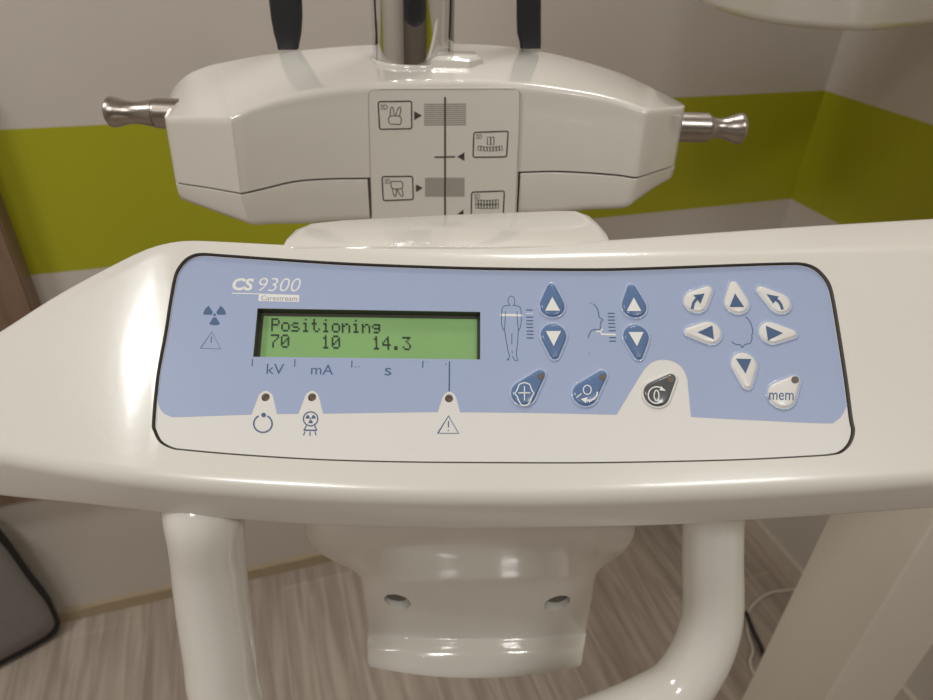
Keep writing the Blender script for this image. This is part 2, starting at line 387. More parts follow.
film = nf + [film[-1]]
film_uv = [uv(*p, POFF) for p in film]
# upper border of the film follows the plate edge
top = [p for p in inset(plate, .0002)]
i0 = min(range(len(top)), key=lambda i: (top[i] - uv(157.2, 390, POFF)).length); i1 = min(range(len(top)), key=lambda i: (top[i] - uv(848.5, 402, POFF)).length)
seg = []; i = i1
while i != i0: seg.append(top[i]); i = (i - 1) % len(top)
seg.append(top[i0])
fm = fill_mesh([film_uv + seg, lcd_uv], 0)
vs = [bm.verts.new(w3(v.co.x, v.co.y, POFF + .00006)) for v in fm.vertices]
for p in fm.polygons:
    try: bm.faces.new([vs[i] for i in p.vertices]).material_index = 1
    except ValueError: pass
bpy.data.meshes.remove(fm)
ink = Ink(lambda x, y: PF(x, y, POFF + .00011), bm)
D_, W_, P_ = 2, 3, 4
def trefoil(c, r, mi, ri=.28, fy=.93):
    for a in (30, 150, 270):
        ink.poly([(c[0] + r*ri*cos(rd(a-29)), c[1] - fy*r*ri*sin(rd(a-29)))] + [(c[0] + r*cos(rd(a-29+58*k/6)), c[1] - fy*r*sin(rd(a-29+58*k/6))) for k in range(7)] + [(c[0] + r*ri*cos(rd(a+29)), c[1] - fy*r*ri*sin(rd(a+29)))], mi)
    ink.poly(ink.circ(c, r*.13, r*.13*fy, n=10), mi)
trefoil((214.6,314.8), 11.3, D_)
ink.line([(211.9,331.8),(200.5,348.3),(220.6,349)], .9, D_, True); ink.line([(211.6,336.5),(211,343)], .9, D_)
ink.text('CS', (231.6,290.2), (252.6,290.8), (233.2,277.8), W_, bold=.035, shear=.12)
ink.text('9300', (258.6,291.2), (300.4,291.8), (259.4,277.6), W_, bold=-.008, shear=.22)
ink.line([(231.8,293.2),(259,293.9)], 1.0, W_)
ink.poly([(259,293.6),(299.5,295),(299,302),(258.2,301)], W_)
ink2 = Ink(lambda x, y: PF(x, y, POFF + .00017), bm)
ink2.text('Carestream', (261,300.2), (297,300.9), (261.4,295.4), 5, bold=.0)
for x_, y0, y1 in ((252.5,359,366.3),(295,359.3,366.8),(352,360.5,367.5),(423,360.8,368)): ink.line([(x_, y0), (x_ - .4, y1)], 1.1, D_)
ink.poly(ink.circ((355.5,367),.6,.6,n=8), D_); ink.poly(ink.circ((359,366.5),.6,.6,n=8), D_); ink.poly(ink.circ((446,364.3),.7,.7,n=8), D_); ink.poly(ink.circ((427,362.5),.5,.5,n=8), D_)
ink.line([(449.5,361.2),(449.2,391.4)], 1.4, D_)
ink.text('kV', (266.3,374), (283.7,374.4), (267,363.8), D_); ink.text('mA', (310.8,374.4), (333,374.8), (311.4,364.4), D_); ink.text('s', (384.5,375.4), (391.2,375.5), (384.8,367.8), D_)
ink.line(ink.circ((262.9,423.6), 9.2, 8.7, 118, 422, 30), 1.5, D_); ink.poly(ink.circ((263.6,414.9), 2.4, 2.3, n=14), D_)
ink.line(ink.circ((310.6,418.8), 7.2, 7, 0, 360, 26), 1.2, D_, True); trefoil((310.6,418.6), 5.0, D_)
ink.line([(306.4,425.6),(304,430)], 1.1, D_); ink.line([(314.6,425.6),(316.6,430)], 1.1, D_); ink.line([(303.6,430.1),(317,430.3)], 1.4, D_)
for a, b in (((305,431.5),(303.4,435.3)), ((310,431.5),(309.9,436)), ((314.8,431.5),(316.2,435.3))): ink.line([a, b], 1.0, D_)
ink.line([(448.5,415.9),(437.8,433.2),(458.6,433.3)], 1.3, D_, True); ink.line([(448.5,421),(448.4,427.5)], 1.1, D_); ink.poly(ink.circ((448.4,430.3),.7,.6,n=8), D_)
Z = lambda pts, ox=490, oy=270, k=6.664: [(ox + a / k, oy + b / k) for a, b in pts]
def curve(pts, wd=.75, mi=D_, n=4, ox=490, oy=270, k=6.664): ink.line([tuple(p) for p in cr([Vector(q) for q in Z(pts, ox, oy, k)], n)], wd, mi)
curve([(150,240),(162,228),(165,205),(158,183),(142,174),(126,183),(120,205),(126,224),(134,236)], .7)
curve([(134,236),(95,240),(80,262),(76,330),(80,375),(93,402)]); curve([(103,275),(101,330),(96,402)])
curve([(160,232),(172,238),(196,244),(206,268),(208,340),(202,380),(186,412)]); curve([(180,275),(183,340),(189,400)])
curve([(97,402),(110,480),(122,545),(130,572),(124,590),(113,598),(130,599)]); curve([(188,404),(184,480),(176,550),(180,585),(185,602),(168,603),(156,588),(150,572)])
curve([(146,420),(145,495)]); curve([(147,538),(149,556)])
ink.line(Z([(67,299),(215,302)]), 2.4, W_)
for v in (267,314,338,360,383,407,429,453): ink.line(Z([(240 + (v-267)*.025, v), (285 + (v-267)*.03, v)]), 1.2, D_)
ink.line(Z([(240,290),(288,290)]), 1.0, P_)
curve([(663,221),(676,223)], .6); curve([(688,226),(712,252),(724,290),(728,315),(753,333),(738,345),(740,357),(734,370),(736,388),(724,398),(690,398),(668,415),(652,455)], .95)
ink.line(Z([(708,408),(736,410),(742,428),(838,431)]), 1.7, W_); ink.line(Z([(734,412),(750,392)]), 1.3, W_)
for v in (289,312,334,357,381,405): ink.line(Z([(784 + (v-289)*.06, v), (830 + (v-289)*.06, v)]), 1.25, D_)
for v in (451,474): ink.line(Z([(794,v),(840,v)]), 1.25, D_)
curve([(530,293),(548,303),(564,330),(571,350),(578,385),(571,405),(572,428),(560,455),(530,463),(512,482),(500,465),(480,464),(460,456),(446,444)], .95, D_, 4, 660, 270, 6.22)
panel = from_bm('control_panel', bm, MC, [PWHITE, PBLUE, INK, WINK, PALE, LTXT], recalc=False)
for h in HOLES:
    rr = ring_uv(h, 4.3); bm = loft([[w3(p.x, p.y, POFF - .0034) for p in rr], [w3(p.x, p.y, POFF - .0016) for p in rr]])
    o = from_bm('indicator_light', bm, panel, BROWN)

# ---- display window
bm = bmesh.new(); DO = POFF - .0042
def lrect(l, t, r, b): # quad inside the window in fractions
    A, B, C, D = lcd_uv
    f = lambda s, q: (A*(1-s)+B*s)*(1-q) + (D*(1-s)+C*s)*q
    return [f(l,t), f(r,t), f(r,b), f(l,b)]
outer = lrect(-.001,-.004,1.001,1.004)
box_rows = [[w3(p.x, p.y, DO - .003) for p in outer], [w3(p.x, p.y, DO) for p in outer]]
loft(box_rows, bm=bm, mi=1)
inn = [w3(p.x, p.y, DO + .00012) for p in lrect(.018,.07,.988,.985)]; bm.faces.new([bm.verts.new(p) for p in inn]).material_index = 0
# window walls (dark) just inside the opening
for (a, b) in ((0,1),(1,2),(2,3),(3,0)):
    P, Q = lrect(.0006,.002,.9994,.998)[a], lrect(.0006,.002,.9994,.998)[b]
    bm.faces.new([bm.verts.new(w3(p.x, p.y, z)) for p, z in ((P, DO), (Q, DO), (Q, POFF - .0003), (P, POFF - .0003))]).material_index = 1
FONT = {'P':'11110 10001 10001 11110 10000 10000 10000','o':'00000 00000 01110 10001 10001 10001 01110','s':'00000 00000 01110 10000 01110 00001 11110','i':'00100 00000 01100 00100 00100 00100 01110','t':'01000 01000 11100 01000 01000 01001 00110','n':'00000 00000 10110 11001 10001 10001 10001','g':'00000 00000 01111 10001 01111 00001 01110','7':'11111 00001 00010 00100 01000 01000 01000','0':'01110 10001 10011 10101 11001 10001 01110','1':'00100 01100 00100 00100 00100 00100 01110','4':'00010 00110 01010 10010 11111 00010 00010','.':'00000 00000 00000 00000 00000 01100 01100','3':'11111 00010 00100 00010 00001 10001 01110'}
o0, oR, oD = uv(271.6,318.4, DO), uv(380,320.6, DO), uv(271.2,331.6, DO)
du = (oR - o0) / 65; dv = (oD - o0) / 7; o2 = uv(271.0,334.4, DO)
for line, org in (('Positioning', o0), ('70   10   14.3', o2)):
    for ci, ch in enumerate(line):
        if ch == ' ': continue
        for r_, bits in enumerate(FONT[ch].split()):
            for c_, bt in enumerate(bits):
                if bt == '1':
                    p = org + du * (ci * 6 + c_) + dv * r_
                    q = [p, p + du * .96, p + du * .96 + dv * .96, p + dv * .96]
                    bm.faces.new([bm.verts.new(w3(a.x, a.y, DO + .0003)) for a in q]).material_index = 2
display = from_bm('display_screen', bm, panel, [LCD, BEZ, LCDK], recalc=False)
display['label'] = 'green backlit screen with dark dot-matrix text'

# ---- keys
def hull(c1, r1, c2, r2, n=14):
    d = c2 - c1; L = d.length; a = math.atan2(d.y, d.x); k = math.acos(max(-1, min(1, (r1 - r2) / L))); out = []
    for i in range(n + 1):
        t = a + k + (2 * pi - 2 * k) * i / n; out.append(c1 + Vector((cos(t), sin(t))) * r1)
    for i in range(n // 2 + 1):
        t = a - k + 2 * k * i / (n // 2); out.append(c2 + Vector((cos(t), sin(t))) * r2)
    return out
PXM = .258 / FPX
def key(name, big, rb, tip, rt, face, icons, led=None, label=None, rim=True):
    bm = bmesh.new(); c1, c2 = uv(*big, POFF + .0005), uv(*tip, POFF + .0005)
    # rows: (grow px, height, material)
    prof = [(2.4, .00007), (1.9, .00050), (1.0, .00075), (.1, .00030), (-.5, .00060), (-1.4, .0010), (-2.6, .00118)]
    rws = [[w3(p.x, p.y, POFF + z) for p in hull(c1, (rb + g) * PXM, c2, (rt + g) * PXM)] for g, z in prof]
    V = [[bm.verts.new(p) for p in r] for r in rws]
    for k, (a, b) in enumerate(zip(V, V[1:])):
        for i in range(len(a)):
            j = (i + 1) % len(a); bm.faces.new((a[i], a[j], b[j], b[i])).material_index = 1 if k < 3 else 0
    bm.faces.new(V[-1]).material_index = 0
    for f in bm.faces: f.smooth = True
    ik = Ink(lambda x, y: PF(x, y, POFF + .00125), bm)
    for ic in icons:
        if ic[0] == 'poly': ik.poly(ic[1], 2)
        elif ic[0] == 'line': ik.line(ic[1], ic[2], 2, ic[3] if len(ic) > 3 else False)
        elif ic[0] == 'text': ik.text(ic[1], ic[2], ic[3], ic[4], 2)
    if led:
        ik.poly(ik.circ(led[:2], led[2], led[2] * .95, n=16), 3)
        i5 = Ink(lambda x, y: PF(x, y, POFF + .00130), bm); i5.poly(i5.circ((led[0] - .5, led[1] + .8), led[2] * .62, led[2] * .55, n=14), 4)
    bf = {'white': (PWHITE, RIMB, INK), 'blue': (DBLUE, RIMB, WINK), 'grey': (DGREY, PWHITE, WINK)}[face]
    o = from_bm(name, bm, panel, list(bf) + [GAP, BROWN], recalc=True)
    if label: o['label'] = label
    return o
T = lambda *p: [('poly', list(p))]
UPB = 'dark blue key with a white triangle pointing up'; DNB = 'dark blue key with a white triangle pointing down'
key('arrow_button', (552.2,305.6), 12.7, (551.6,287.9), 4.6, 'blue', T((552.3,296.7),(545.2,310.6),(560,310.6)), label=UPB)
key('arrow_button', (553.6,335.6), 12.9, (554.6,355.0), 4.4, 'blue', T((545.8,331),(561,331),(553.6,346)), label=DNB)
key('arrow_button', (634.2,306.2), 12.7, (631.8,288.5), 4.6, 'blue', T((633.8,297.3),(626.7,311),(641.3,311)), label=UPB)
key('arrow_button', (636.2,336.6), 12.9, (638.5,355.4), 4.4, 'blue', T((628.5,332),(643.5,332),(637,346.2)), label=DNB)
ZZ = lambda pts, ox, oy, k: [(ox + a / k, oy + b / k) for a, b in pts]
z5 = lambda pts: ZZ(pts, 500, 340, 6.664)
key('program_button', (523.5,393.4), 12.0, (540.6,374.2), 4.5, 'blue',
    [('line', z5([(163,283),(198,295),(212,335),(227,355),(214,375),(200,412),(183,432),(163,436),(143,432),(128,412),(114,375),(98,355),(113,335),(128,295)]), 1.2, True),
     ('line', z5([(163,308),(163,403)]), 1.1), ('line', z5([(122,352),(202,352)]), 1.1)], (540.6,376.4,3.3), 'dark blue key with a white head outline and cross')
arc = [(650,345),(646,368),(630,390),(606,402),(575,402)]
key('program_button', (585,394.0), 12.0, (602.3,375.0), 4.5, 'blue',
    [('line', [(587.3 + 4*cos(2*pi*i/14), 389.8 + 4.6*sin(2*pi*i/14)) for i in range(14)], 1.0, True), ('line', z5([(508,385),(543,357)]), 1.0),
     ('line', z5(arc), 1.6), ('poly', z5([(538,393),(584,380),(572,420)]))], (602.3,377.2,3.3), 'dark blue key with a white curved arrow under a ring')
z6 = lambda pts: ZZ(pts, 610, 350, 6.664)
key('reset_button', (656.6,393.8), 12.8, (671.4,378.0), 4.6, 'grey',
    [('line', z6([(310 + 16*cos(2*pi*i/18), 302 + 34*sin(2*pi*i/18)) for i in range(18)]), 1.2, True),
     ('line', z6([(310 + 55*cos(rd(a)), 300 - 55*sin(rd(a))) for a in range(60, 315, 12)]), 1.2), ('poly', z6([(340,240),(373,273),(330,268)]))], (670.9,379.2,3.4), 'charcoal key with a white zero inside a turning arrow')
zw = lambda pts: ZZ(pts, 660, 270, 6.22)
key('arrow_button', (695.6,301.6), 12.3, (708.0,290.0), 4.8, 'white', [('line', zw([(200,242),(208,205),(225,182),(248,168)]), 3.0), ('poly', zw([(277,146),(207,156),(252,210)]))], label='white key with a blue curved arrow pointing up and right')
key('arrow_button', (736.8,302.6), 12.6, (734.0,285.4), 4.8, 'white', T((735,293.3),(729.6,307),(744.2,307)), label='white key with a blue triangle pointing up')
key('arrow_button', (779.4,303.0), 11.8, (761.4,290.2), 4.8, 'white', [('line', zw([(762,246),(752,215),(738,195),(715,180)]), 3.0), ('poly', zw([(662,149),(740,165),(704,210)]))], label='white key with a blue curved arrow pointing up and left')
key('arrow_button', (709.2,332.6), 12.4, (689.2,331.6), 4.8, 'white', [('poly', zw([(233,388),(326,344),(336,431)]))], label='white key with a blue triangle pointing left')
key('arrow_button', (771.0,332.6), 12.0, (792.2,333.6), 4.6, 'white', [('poly', zw([(765,392),(658,346),(672,439)]))], label='white key with a blue triangle pointing right')
key('arrow_button', (744.0,364.4), 12.8, (747.0,384.2), 4.8, 'white', T((735.8,358.6),(751.4,359.0),(745.6,373.6)), label='white key with a blue triangle pointing down')
key('memory_button', (781.6,395.0), 13.6, (795.2,380.0), 5.0, 'white', [('text', 'mem', (769,399.8), (793.6,400.2), (769.2,392.4))], (795.1,379.8,3.9), 'white key printed mem')

# ---- plate behind the console (rounded shelf)
z0 = PF(480, 256).z + .0015
outl = [(281,243),(283,238),(292,229),(308,223),(340,219.5),(400,216.6),(450,214),(510,211.8),(560,209.8),(578,210.2),(592,215),(602,224),(610,233),(613,241),(606,247),(450,247),(290,247)]
P3 = [PZ(x, y, z0) for x, y in outl]
P3 = [dev(p.dot(XD), min(p.dot(YD), 1), p.z) for p in P3]
ctr = sum(P3, Vector()) / len(P3)
sc = lambda k, dz: [ctr + (p - ctr) * k + Vector((0, 0, dz)) for p in P3]
o = from_bm('rear_shelf', loft([sc(.96, -.030), sc(1.0, -.026), sc(1.002, -.006), sc(.995, -.002), sc(.975, -.0003), sc(.93, 0)]), MC, WHITE2, True); sharp(o, 50)

# ---- head positioning unit behind the console
Y0 = .372
def yfront(X): 
    t = min(1, abs((X + .006) / .112)); return Y0 + .020 * (1 - t * t)
def PS(x, y, off=0):
    Y = Y0
    for _ in range(8): P = PYd(x, y, Y); Y = yfront(P.dot(XD)) + off
    return PYd(x, y, Y)
# stations: top-back pixel, crease, seam, bottom, extra depth
ST = [((167,103),(164.5,117),(175.5,181.5),(181,199),.032),
      ((174,86),(170,117.5),(181,183),(188,202),.028),
      ((187,72),(197,118),(208,187),(215,212),.014),
      ((206,64),(226,118),(236,192),(246,223),.001),
      ((222,60),(234,114),(243,192.5),(254,225),0),
      ((262,52.5),(258,104.5),(263,188),(272,224),0),
      ((300,48),(290,95.5),(296,180.5),(302,221),0),
      ((340,44.5),(332,88),(332,178),(336,219),0),
      ((372,42.6),(368,84.5),(367.3,177.5),(370,218),0),
      ((412,41.5),(410,82),(410,175.5),(411,218),0),
      ((450,41.5),(450,81),(449,174.5),(448,216),0),
      ((484,42.5),(488,81.8),(484,173),(482,214),0),
      ((520,46),(522,84),(520.8,171.5),(518,212),0),
      ((558,53),(560,88.5),(556,170.6),(550,211),0),
      ((598,64),(600,95),(592,172.3),(586,210),0),
      ((622,72.5),(628,103),(619,174.5),(611,209),0),
      ((642,81.5),(643,108.5),(634,176.7),(627,207.5),0),
      ((655,88),(651,109.5),(642,175.5),(635,202),.003),
      ((670,96),(669,108),(659,170),(653,189),.018),
      ((680,102),(685,106),(675,165),(671,178),.034)]
def stn(k):
    bk, cr_, sm, bt, ex = ST[k]
    C = PS(*cr_, ex); bt = (bt[0], bt[1] + (5 if 6 <= k <= 13 else 2.5)); B = PYd(*bk, (C - CAM).dot(YD) + (.082 if 3 <= k <= 16 else .05 if k in (0, 19) else .066))
    Sm = PS(*sm, ex); Bo = PS(*bt, ex + .001); return B, C, Sm, Bo
def resample(rows, n):
    cols = [cr([r[i] for r in rows], n) for i in range(len(rows[0]))]
    return [[c[j] for c in cols] for j in range(len(cols[0]))]
up, lo = [], []
for k in range(len(ST)):
    B, C, Sm, Bo = stn(k); Bk = B - ZD * .02 + YD * .004
    up.append([Sm, C, B, Bk, dev(Bk.dot(XD), (Bk - CAM).dot(YD), Sm.z)])
    g = ZD * -.0014
    lo.append([Sm + g, Bo, dev(Bo.dot(XD), (Bo - CAM).dot(YD) + .075, Bo.z - .002), dev(Bk.dot(XD), (Bk - CAM).dot(YD), Sm.z - .0011)])
upr = [rounded(r, [0, .0045, .006, .006, 0], 5) for r in resample(up, 5)]
o = from_bm('positioning_unit_housing', loft(upr), MC, WHITE2, True); sharp(o, 45); unit = o
# left and right lower covers, either side of the label plate
lor = [rounded(r, [.0003, .006, .006, 0], 4) for r in resample(lo, 5)]
iL, iR = 8 * 5, 12 * 5
for a, b, lb in ((0, iL, None), (iR, len(lor) - 1, None)):
    o = from_bm('lower_cover', loft(lor[a:b + 1]), MC, WHITE2, True); sharp(o, 45)
# dark core closing the joint
cen = [sum(r, Vector()) / len(r) for r in lor]
core = [[cen[j] + (p - cen[j]) * .94 + ZD * .003 for p in [r[0], r[0] + ZD * .012, r[-1] + ZD * .012, r[-1]]] for j, r in enumerate(lor)][4:-4]
rim2 = []
for j in range(3, len(lor) - 3):
    A_ = lor[j][0] + YD * .0016; rim2.append([A_ + ZD * .004, A_ - ZD * .004, A_ - ZD * .004 + YD * .01, A_ + ZD * .004 + YD * .01])
from_bm('joint_strip', loft(rim2), MC, GAP)
for xa, xb, ya in ((365, 369.5, 178.5), (519.5, 523, 172.5)):
    A = [PS(xa, ya, .0022), PS(xb, ya, .0022), PS(xb + (2.5 if xa < 400 else -2.5), 217, .0022), PS(xa + (2.5 if xa < 400 else -2.5), 217, .0022)]
    from_bm('joint_strip', loft([A, [p + YD * .006 for p in A]]), MC, GAP)

# ---- label plate with the printed guide
rowsP = []
for j in range(13):
    t = j / 12; xt, xb = 367.5 + (521 - 367.5) * t, 372 + (516 - 372) * t
    rr = []
    for q in range(9):
        s_ = q / 8; y_ = 88.6 - .6 * t + s_ * (222 - 88.6); x_ = xt + (xb - xt) * s_
        if q == 0 and j in (0, 12): x_ += 2.5 * (1 if j == 0 else -1)
        if q == 0: y_ += 2.5 if j in (0, 12) else 0
        rr.append(PS(x_, y_, -.0010))
    rowsP.append(rr)
bm = bmesh.new(); loft(rowsP, closed=False, caps=False, bm=bm)
ext = bmesh.ops.extrude_face_region(bm, geom=bm.faces[:]); bmesh.ops.translate(bm, verts=[v for v in ext['geom'] if isinstance(v, bmesh.types.BMVert)], vec=YD * .012)
bmesh.ops.recalc_face_normals(bm, faces=bm.faces)
ik = Ink(lambda x, y: PS(x, y, -.00112), bm); G_, K_ = 1, 2
def rbox(a, b, c, d, wd=1.3, r=2.0):
    q = [Vector(p) for p in (a, b, c, d)]; out = []
    for i in range(4):
        p = q[i]; u = (q[i-1] - p).normalized() * r; v = (q[(i+1) % 4] - p).normalized() * r
        for k in range(4): t = k / 3; out.append((p + u) * (1-t)**2 + p * 2*t*(1-t) + (p + v) * t*t)
    ik.line(out, wd, K_, True)
for y_ in [104.4 + 2.05 * i for i in range(11)]: ik.line([(424, y_), (434, y_ - .1), (445, y_ - .1), (456, y_ - .2), (466, y_ - .3)], 1.25, G_)
for xx in range(5): ik.poly([(425 + xx*7.9, 177.8), (432.9 + xx*7.9, 177.6), (432.9 + xx*7.9, 196.6), (425 + xx*7.9, 196.8)], G_)
ik2 = Ink(lambda x, y: PS(x, y, -.00124), bm)
ik2.line([(445, 97 + 6 * i) for i in range(21)], 1.7, K_)
ik2.line([(434.5,157.2),(445,157),(455,156.8)], 1.4, K_)
ik.line([(371.8,214),(370,160),(368.6,110),(368.6,94),(370,91.2),(373,89.8),(400,89.5),(445,89.3),(490,89.1),(514,89),(518,90),(519.8,93),(519,130),(517,172),(515.4,212)], .55, G_)  # grey outline painted as shading along the label edge
rbox((378.1,101.7),(411.6,101.2),(411.8,128.7),(379.6,129.3)); rbox((473.9,132.4),(508.2,131.2),(506.5,156.9),(473,157.3)); rbox((382,176.7),(412.5,176.3),(413.3,199.5),(383.3,200.7)); rbox((471.7,192.2),(504.3,191),(503,221),(471,221.5))
for tr in ([(414.2,111.2),(414.2,120.2),(421.9,115.5)], [(464.4,152.2),(464.4,160.9),(457.2,156.9)], [(415.9,184.4),(415.9,192.3),(423,187.9)], [(463.5,209.5),(463.5,219),(456.5,214.8)]): ik.poly(tr, K_)
ik.text('3D', (380.6,109.6), (387.6,109.5), (380.4,104.6), K_, bold=.0); ik.text('3D', (384.6,183.8), (390.6,183.7), (384.4,179.2), K_)
ik.text('2D', (475.8,138.8), (482,138.7), (475.8,134.4), K_); ik.text('2D', (473.8,198.6), (480,198.4), (473.8,194.2), K_)
def cv(pts, wd=.85, closed=False, n=3):
    P = [Vector(p) for p in pts]; ik.line([tuple(p) for p in (cr_closed(P, n) if closed else cr(P, n))], wd, K_, closed)
q1 = lambda pts: ZZ(pts, 370, 85, 11.66)
cv(q1([(235,365),(215,400),(235,455),(290,455),(350,460),(365,400),(345,365),(290,360)]), closed=True); cv(q1([(235,358),(240,280),(262,255),(275,300),(282,350)])); cv(q1([(300,350),(320,290),(350,255),(360,290),(345,358)]))
q3 = lambda pts: ZZ(pts, 370, 160, 11.66)
cv(q3([(245,295),(260,250),(310,252),(365,250),(382,290),(370,330),(315,338),(260,330)]), closed=True); cv(q3([(262,335),(270,390),(292,425),(305,400),(308,340)])); cv(q3([(318,342),(345,400),(378,425),(385,395),(370,335)]))
q2 = lambda pts: ZZ(pts, 440, 120, 11.66)
for x_ in (552, 592): ik.line(q2([(x_,200),(x_+36,200),(x_+36,288),(x_,288)]), .8, K_, True)
def teeth(x0, y0, n, w_, h, bow, Q):
    for i in range(n):
        s_ = ((i + .5) / n - .5) * 2; yy = y0 - bow * s_ * s_
        ik.line(Q([(x0 + i*w_ + 3, yy), (x0 + i*w_ + w_ - 3, yy), (x0 + i*w_ + w_ - 3, yy + h), (x0 + i*w_ + 3, yy + h)]), .75, K_, True)
teeth(440, 315, 8, 36, 48, 14, q2)
q4 = lambda pts: ZZ(pts, 440, 160, 11.66)
teeth(412, 470, 8, 34, 46, 8, q4); teeth(412, 524, 8, 34, 44, 8, q4)
plateo = from_bm('guide_label', bm, MC, [STK, STKG, STKD], recalc=False)
plateo['label'] = 'pale printed label with boxed tooth symbols and a vertical line'

# ---- steel knobs at both ends of the unit
def lathe_x(name, cpx, Y, prof, m, parent):
    """prof: list of (px x, radius px) along the machine's x axis"""
    rows = []; n = 32
    c0 = PYd(cpx[0], cpx[1], Y); k = (c0 - CAM).dot(F0) / FPX
    for xx, r in prof:
        xx += 4.8 if xx < 400 else -3.4
        X = c0.dot(XD) + (xx - cpx[0]) * k; R_ = r * k
        rows.append([dev(X, Y, c0.z) + YD * (R_ * cos(2*pi*i/n)) + ZD * (R_ * sin(2*pi*i/n)) for i in range(n)])
    return sharp(from_bm(name, loft(rows), parent, m, True), 40)
lathe_x('adjustment_knob', (139.5,112.8), .425, [(185,14.6),(152.6,14.6),(152.2,13.2),(150.4,13.0),(150,13.8),(144,12.4),(136,11.0),(128,10.8),(121,11.8),(114,13.8),(109,14.9),(106,14.4),(104,12.0),(103.2,8),(103,0.5)], STEEL, MC)
lathe_x('adjustment_knob', (711.5,128.0), .425, [(664,14.2),(709.3,14.2),(709.8,12.8),(711.5,12.6),(712,11.8),(715,10.4),(721,9.3),(728,10.2),(734,12.4),(740,14.4),(744,15.0),(746,13.8),(747.5,9.5),(748,.5)], STEEL, MC)

# ---- chrome tube, its collar and the two black temple arms
def vtube(name, c, r, z0_, z1_, m, n=40):
    rows = [[dev(c[0] + rr*cos(2*pi*i/n), c[1] + rr*sin(2*pi*i/n), z) for i in range(n)] for z, rr in ((z0_, r), (z1_, r))]
    return sharp(from_bm(name, loft(rows), MC, m, True), 40)
zt = stn(10)[0].z
pc = PYd(413.5, 50, .440); kx = (pc - CAM).dot(F0) / FPX
cxy = (pc.dot(XD), .440)
vtube('chrome_tube', cxy, 40.5 * kx, zt - .012, 1.75, CHROME)
n = 40; rows = []
for z, rr in ((-.018, 44), (-.006, 43.4), (-.0045, 43), (-.004, 42.0), (-.004, 40.6)):
    rows.append([dev(cxy[0] + rr*kx*cos(2*pi*i/n), cxy[1] + rr*kx*sin(2*pi*i/n), zt + z) for i in range(n)])
sharp(from_bm('tube_collar', loft(rows), MC, WHITE2, True), 50)
ic = (cxy[0] + .0015, cxy[1] - 40.5*kx + .0085); zi = zt + .012  # black shape in the tube stands in for a reflection on the chrome
sharp(from_bm('dark_reflection', loft([[dev(ic[0] + rr*cos(2*pi*i/24), ic[1] + rr*sin(2*pi*i/24), z) for i in range(24)] for z, rr in ((zi, .002), (zi + .0008, .005), (zi + .0035, .0082), (zi + .008, .0098), (1.74, .0098))]), MC, BLACK, True), 60)
bm = bmesh.new(); pb = PYd(459, 52, .428)
rows = [[pb + XD * a * s1 + YD * b * s1 + ZD * z for a, b in ((-.016,-.010),(.006,-.012),(.014,-.002),(.012,.012),(-.014,.012))] for z, s1 in ((-.014, 1.1), (-.003, 1), (-.001, .8))]
sharp(from_bm('collar_clip', loft(rows), MC, WHITE2, True), 40)
for prof in ([(50,277,297,.459),(44,276,298,.460),(34,273,300,.461),(18,270,301,.462),(0,268,300.5,.463),(-120,266,300,.47),(-240,264,300,.478)], [(49,520.5,541,.459),(43,520,541.5,.460),(34,517.5,541.5,.461),(18,517,541.5,.462),(0,517,541.5,.463),(-120,514,541,.47),(-240,512,541,.478)]):
    rows = []
    for y, xa, xb, Y in prof:
        a, b = PYd(xa, y, Y), PYd(xb, y, Y); rows.append(rounded([a, b, b + YD * .008, a + YD * .008], [.0025]*4, 3))
    sharp(from_bm('temple_arm', loft(rows), MC, BLACK, True), 50)

# ---- bent handle under the console
path = cr([PD(203,498,.268), PD(204.5,520,.264), PD(208.5,560,.272), PD(212.5,600,.278), PD(219.5,650,.284), PD(226,695,.289), PD(252,760,.298), PD(320,795,.306), PD(430,782,.314), PD(540,748,.320), PD(612,722,.323), PD(652,704,.324), PD(678,688,.325), PD(697,662,.325), PD(709,632,.325), PD(713,605,.325), PD(712.5,560,.325), PD(713,525,.325), PD(713,503,.323)], 8)
rad = [.0147 + .0016 * max(0, 1 - i / 14) ** 1.5 - (.0005 if i > 70 else 0) for i in range(len(path))]
o = from_bm('grab_handle', tube(path, rad, 28), MC, WHITE2, True); sharp(o, 50)

# ---- lower bracket under the console
ROWS = [(505,303,636,.198,.024,0),(530,303,637,.206,.024,2),(546,308,631,.216,.022,1),(560,328,617,.228,.020,0),(571,350,602,.238,.016,0),(581,359,597,.246,.014,0),(600,362,594,.252,.014,0),(622,365,590,.257,.014,-2),(636,366,588,.259,.013,-5),(642,366,587.5,.257,.013,-6),(655,366,586,.250,.012,-9),(676,366,583.5,.242,.011,-12),(678,367,583,.243,.011,-12)]
rows = []
for yc, xl, xr, Yc, bul, dy in ROWS:
    rr = []
    for i in range(17):
        s_ = -1 + i / 8; x_ = (xl + xr) / 2 + (xr - xl) / 2 * s_
        rr.append(PYd(x_, yc + dy * s_ * s_ + (x_ - 466) * .0, Yc + bul * abs(s_) ** 2.2))
    L_, R_ = rr[0], rr[-1]; rows.append(rounded([rr[0]] + rr[1:-1] + [rr[-1], R_ + YD * .06 - XD * .012, L_ + YD * .06 + XD * .012], [.004] + [0]*15 + [.004, .01, .01], 4))
zz = [[p for p in r] for r in rows]
br = from_bm('lower_bracket', loft(resample(zz, 3)), MC, WHITE2, True)
cs = []
for hx, hy in ((397.5,601.5),(557,603)):
    c = PYd(hx, hy, .259); rr = 14.3 * (c - CAM).dot(F0) / FPX * .94
    cs.append(loft([[c + YD * y + XD * (rr*cos(2*pi*i/24)) + ZD * (rr*1.15*sin(2*pi*i/24)) for i in range(24)] for y in (-.03, .040)]))
cut(br, cs); sharp(br, 40)
